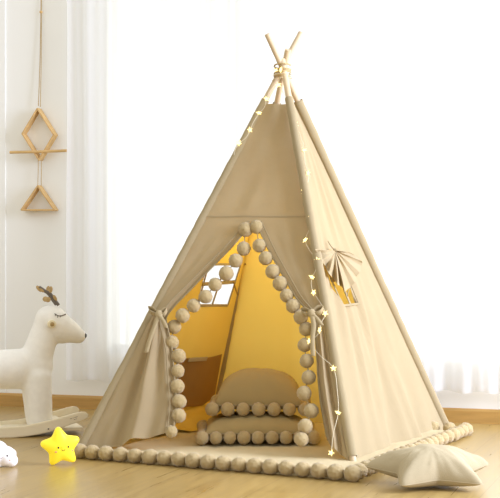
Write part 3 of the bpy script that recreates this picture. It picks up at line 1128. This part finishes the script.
# rockers
top = [(-10, 427.5), (8, 426.8), (25, 425.2), (40, 422.2), (51, 419.6), (62, 416.6), (75, 412.8), (82, 411.2), (86, 411.8), (88.3, 414)]
botm = [(87.5, 417.2), (83, 419.8), (73, 423.2), (60, 427.8), (48, 431.6), (36, 434.4), (25, 436), (10, 437.4), (-10, 438)]
def np_(u, v): return on_plane(u, v, NP, DN)
def loc(u, v):
    q = np_(u, v); return ((q - NP).dot(DE), q.z)
ptsR = [loc(*p) for p in top] + [loc(*p) for p in botm]
zmin = min(z for _, z in ptsR)
ptsR = [(x, z - zmin) for x, z in ptsR]
xm = ptsR[0][0]
half = ptsR
full = half + [(2 * xm - x, z) for x, z in half[1:-1][::-1]]
def runner(lat):
    bm = bmesh.new()
    f = []
    for off in (0.011, -0.011):
        f.append([bm.verts.new(Vector((NP.x, NP.y, 0)) + DE * x + DN * (lat + off) + up * z) for x, z in full])
    bm.faces.new(f[0]); bm.faces.new(f[1][::-1])
    n = len(full)
    for i in range(n): bm.faces.new((f[0][i], f[1][i], f[1][(i + 1) % n], f[0][(i + 1) % n]))
    bmesh.ops.recalc_face_normals(bm, faces=bm.faces[:])
    big = [e for e in bm.edges if len(e.link_faces) == 2 and any(len(fc.verts) > 4 for fc in e.link_faces)]
    bmesh.ops.bevel(bm, geom=big, offset=0.004, segments=2, affect='EDGES')
    bmesh.ops.triangulate(bm, faces=[fc for fc in bm.faces if len(fc.verts) > 4])
    return autosmooth(finish('rocker', bm, mROCK, deer), 40)
near = runner(0.0)
far = runner(-2 * HALF)
# bolts and the small printed mark on the near rocker, cross slats between the rockers
bm = bmesh.new()
q = np_(48, 428.6) + DN * 0.011
add_tube(bm, [q - DN * 0.004, q + DN * 0.003], 0.0035, 12)
finish('bolt', bm, mGREYT, near)
bm = bmesh.new()
for (u0, v0, u1, v1) in ((69.5, 418.6, 71.6, 418.0), (72.2, 417.8, 73.4, 417.5), (74.0, 417.3, 77.2, 416.3), (73.5, 419.4, 75.0, 418.9), (75.4, 418.8, 76.6, 418.3)):
    a = np_(u0, v0) + DN * 0.0112; b = np_(u1, v1) + DN * 0.0112
    add_tube(bm, [a, b], 0.0010, 5)
finish('printed_mark', bm, mGREYT, near)
for x in (0.05, -0.55):
    bm = bmesh.new()
    o_ = Vector((NP.x, NP.y, 0)) + DE * (xm + (x - -0.25) - 0.03) + DN * (-2 * HALF + 0.011) + up * 0.052
    add_box(bm, o_, DE * 0.06, DN * (2 * HALF - 0.022), up * 0.016)
    bevel_all(bm, 0.003)
    finish('cross_slat', bm, mROCK, deer, False)
# footboard the legs stand on
bm = bmesh.new()
o_ = Vector((NP.x, NP.y, 0)) + DE * (xm - 0.42) + DN * (-2 * HALF + 0.011) + up * 0.020
add_box(bm, o_, DE * 0.84, DN * (2 * HALF - 0.022), up * 0.014); bevel_all(bm, 0.003)
finish('footboard', bm, mROCK, deer, False)

# ------------------------------------------------------------------ wall ornament
def wo(u, v, off): return on_plane(u, v, W0 + WN * off, WN)
orn = empty('wall_hanging', wo(40, 210, 0.02), 'wooden geometric wall hanging of a diamond, rod and triangle on cord', 'wall decoration')
def bar(p, q, w, name, mat, parent):
    t = (q - p).normalized(); x = t.cross(WN).normalized() * w
    bm = bmesh.new()
    d = WN * 0.046
    add_box(bm, p - x / 2 - d / 2 - t * w * 0.3, x, d, (q - p) + t * w * 0.6)
    bevel_all(bm, 0.0015, 1)
    return finish(name, bm, mat, parent, False)
oc = 0.030
def closed_frame(name, px, w=0.009):
    e = bpy.data.objects.new(name, None); COL.objects.link(e); e.parent = orn
    P = [wo(u, v, oc) for u, v in px]
    c = sum(P, Vector()) / len(P)
    e.location = c - orn.location
    for i in range(len(P)): bar(P[i], P[(i + 1) % len(P)], w, 'bar', mBEECH, e)
closed_frame('diamond_frame', [(39, 109), (55.5, 135), (40.5, 160), (24, 134)])
closed_frame('triangle_frame', [(39.5, 186), (56, 210), (23, 210)])
tube('rod', [wo(10, 152.3, 0.052), wo(39, 151.7, 0.052), wo(67, 150.6, 0.052)], 0.0075, mBEECH, orn, 12)
tube('hanging_cord', smooth_path([wo(41, -12, 0.01), wo(40.9, 12, 0.012), wo(40.0, 60, 0.02), wo(38.4, 106, oc)]), 0.0022, mROPE, orn, 6)
tube('hanging_cord', smooth_path([wo(41.4, -12, 0.01), wo(41.4, 12, 0.012), wo(41.2, 60, 0.02), wo(40.4, 107, oc)]), 0.0022, mROPE, orn, 6)
tube('hanging_cord', [wo(38.4, 160, oc), wo(37.8, 186, oc)], 0.002, mROPE, orn, 6)
tube('hanging_cord', [wo(41.6, 160, oc), wo(41.2, 186, oc)], 0.002, mROPE, orn, 6)
bm = bmesh.new(); add_ball(bm, wo(41, 12, 0.013), 0.0085, 3)
finish('bead', bm, mBEECH, orn)

# ------------------------------------------------------------------ fairy lights
STARS = [(241, 146.6), (252, 133.4), (261, 116.5), (268.6, 103), (282.6, 93), (291, 107), (297.5, 128), (306, 153.6), (310, 176.4), (305.7, 194.7), (312, 219), (307, 243), (319, 263), (313.6, 280), (315.4, 295.3), (327.8, 317.5), (322.3, 334), (311.9, 345), (336, 372), (340.6, 416), (333.7, 456)]
lights = empty('string_light', PF(320, 330, 0.05), 'string of small glowing star lights draped down the front pole of the tent', 'fairy lights')
def Ls(u, v):
    d = 0.030 if v > 105 else 0.035
    if v > 315: d = 0.045
    return PF(u, v, d)
pts = []
prev = None
path = [(236, 158)] + STARS[:4] + [(276, 90), (282, 80)] + STARS[4:]
P3 = []
for i, (u, v) in enumerate(path):
    P3.append(Ls(u, v))
    if i < len(path) - 1:
        u2, v2 = path[i + 1]
        P3.append(Ls((u + u2) / 2 + (1.6 if i % 2 else -1.2), (v + v2) / 2 + 1.0) + NF * 0.004)
tube('wire', smooth_path(P3, 4), 0.0011, mWIRE, lights, 5)
# the wire wound round the crossing
pts = []
for i in range(60):
    a = i / 60 * 2 * PI * 2.2
    pts.append(APEX + Vector((0.044 * math.cos(a), 0.070 * math.sin(a), -0.045 + 0.04 * i / 60)))
tube('wire', pts, 0.0013, mWIRE, lights, 5)
bmS = bmesh.new()
star_solid(bmS, lambda p: p, 0.0150, 0.0058, 0.0042, 0.03, 0.5, 40, 5)
meS = bpy.data.meshes.new('star_bulb'); bmS.to_mesh(meS); bmS.free(); meS.materials.append(mBULB)
rnd = random.Random(5)
for u, v in STARS + [(279.5, 78.5), (285, 78), (324, 430)][:2]:
    o = bpy.data.objects.new('star_bulb', meS); COL.objects.link(o); o.parent = lights
    o.location = Ls(u, v) + (NF * 0.04 if v < 100 else NF * 0.004) - lights.location
    q = NF.to_track_quat('Z', 'Y')
    o.rotation_mode = 'QUATERNION'
    from mathutils import Quaternion, Euler
    o.rotation_quaternion = q @ Euler((rnd.uniform(-0.7, 0.7), rnd.uniform(-0.7, 0.7), rnd.uniform(0, 6))).to_quaternion()

# ------------------------------------------------------------------ light
w = bpy.data.worlds.new('world'); SC.world = w; w.use_nodes = True
bg = w.node_tree.nodes.get('Background') or w.node_tree.nodes.new('ShaderNodeBackground')
bg.inputs[0].default_value = (1.0, 0.985, 0.938, 1); bg.inputs[1].default_value = 0.94

def area(name, loc, target, sx, sy, power, col=(1, 1, 1), spread=180):
    l = bpy.data.lights.new(name, 'AREA'); l.shape = 'RECTANGLE'; l.size = sx; l.size_y = sy; l.energy = power; l.color = col
    l.spread = math.radians(spread)
    o = bpy.data.objects.new(name, l); COL.objects.link(o); o.location = loc
    o.rotation_euler = (Vector(target) - Vector(loc)).to_track_quat('-Z', 'Y').to_euler()
    return o
# daylight behind the window
area('window_daylight', wp(1.5, -2.2, 0.95), wp(1.5, 0, 1.05), 5.2, 1.8, 110, (1, 1, 1))
# a second window out of frame to the right
area('side_window_light', (3.6, 4.6, 1.9), (0.3, 6.2, 0.6), 2.2, 2.2, 285, (0.88, 0.975, 1.28))
# unseen warm fill added to light up the tent's interior
pl = bpy.data.lights.new('tent_fill_light', 'POINT'); pl.energy = 2.5; pl.color = (1.0, 0.87, 0.50); pl.shadow_soft_size = 0.06
po = bpy.data.objects.new('tent_fill_light', pl); COL.objects.link(po); po.location = (TCEN.x, TCEN.y + 0.05, 0.86)

# ------------------------------------------------------------------ camera
cd = bpy.data.cameras.new('camera'); cam = bpy.data.objects.new('camera', cd); COL.objects.link(cam)
cam.location = EYE; cam.rotation_euler = (PI / 2, 0, 0)
cd.sensor_fit = 'HORIZONTAL'; cd.sensor_width = 36; cd.lens = F * 36 / 500
cd.clip_end = 60
SC.camera = cam
SC.view_settings.view_transform = 'Standard'
SC.view_settings.look = 'None'
SC.view_settings.exposure = 0.0
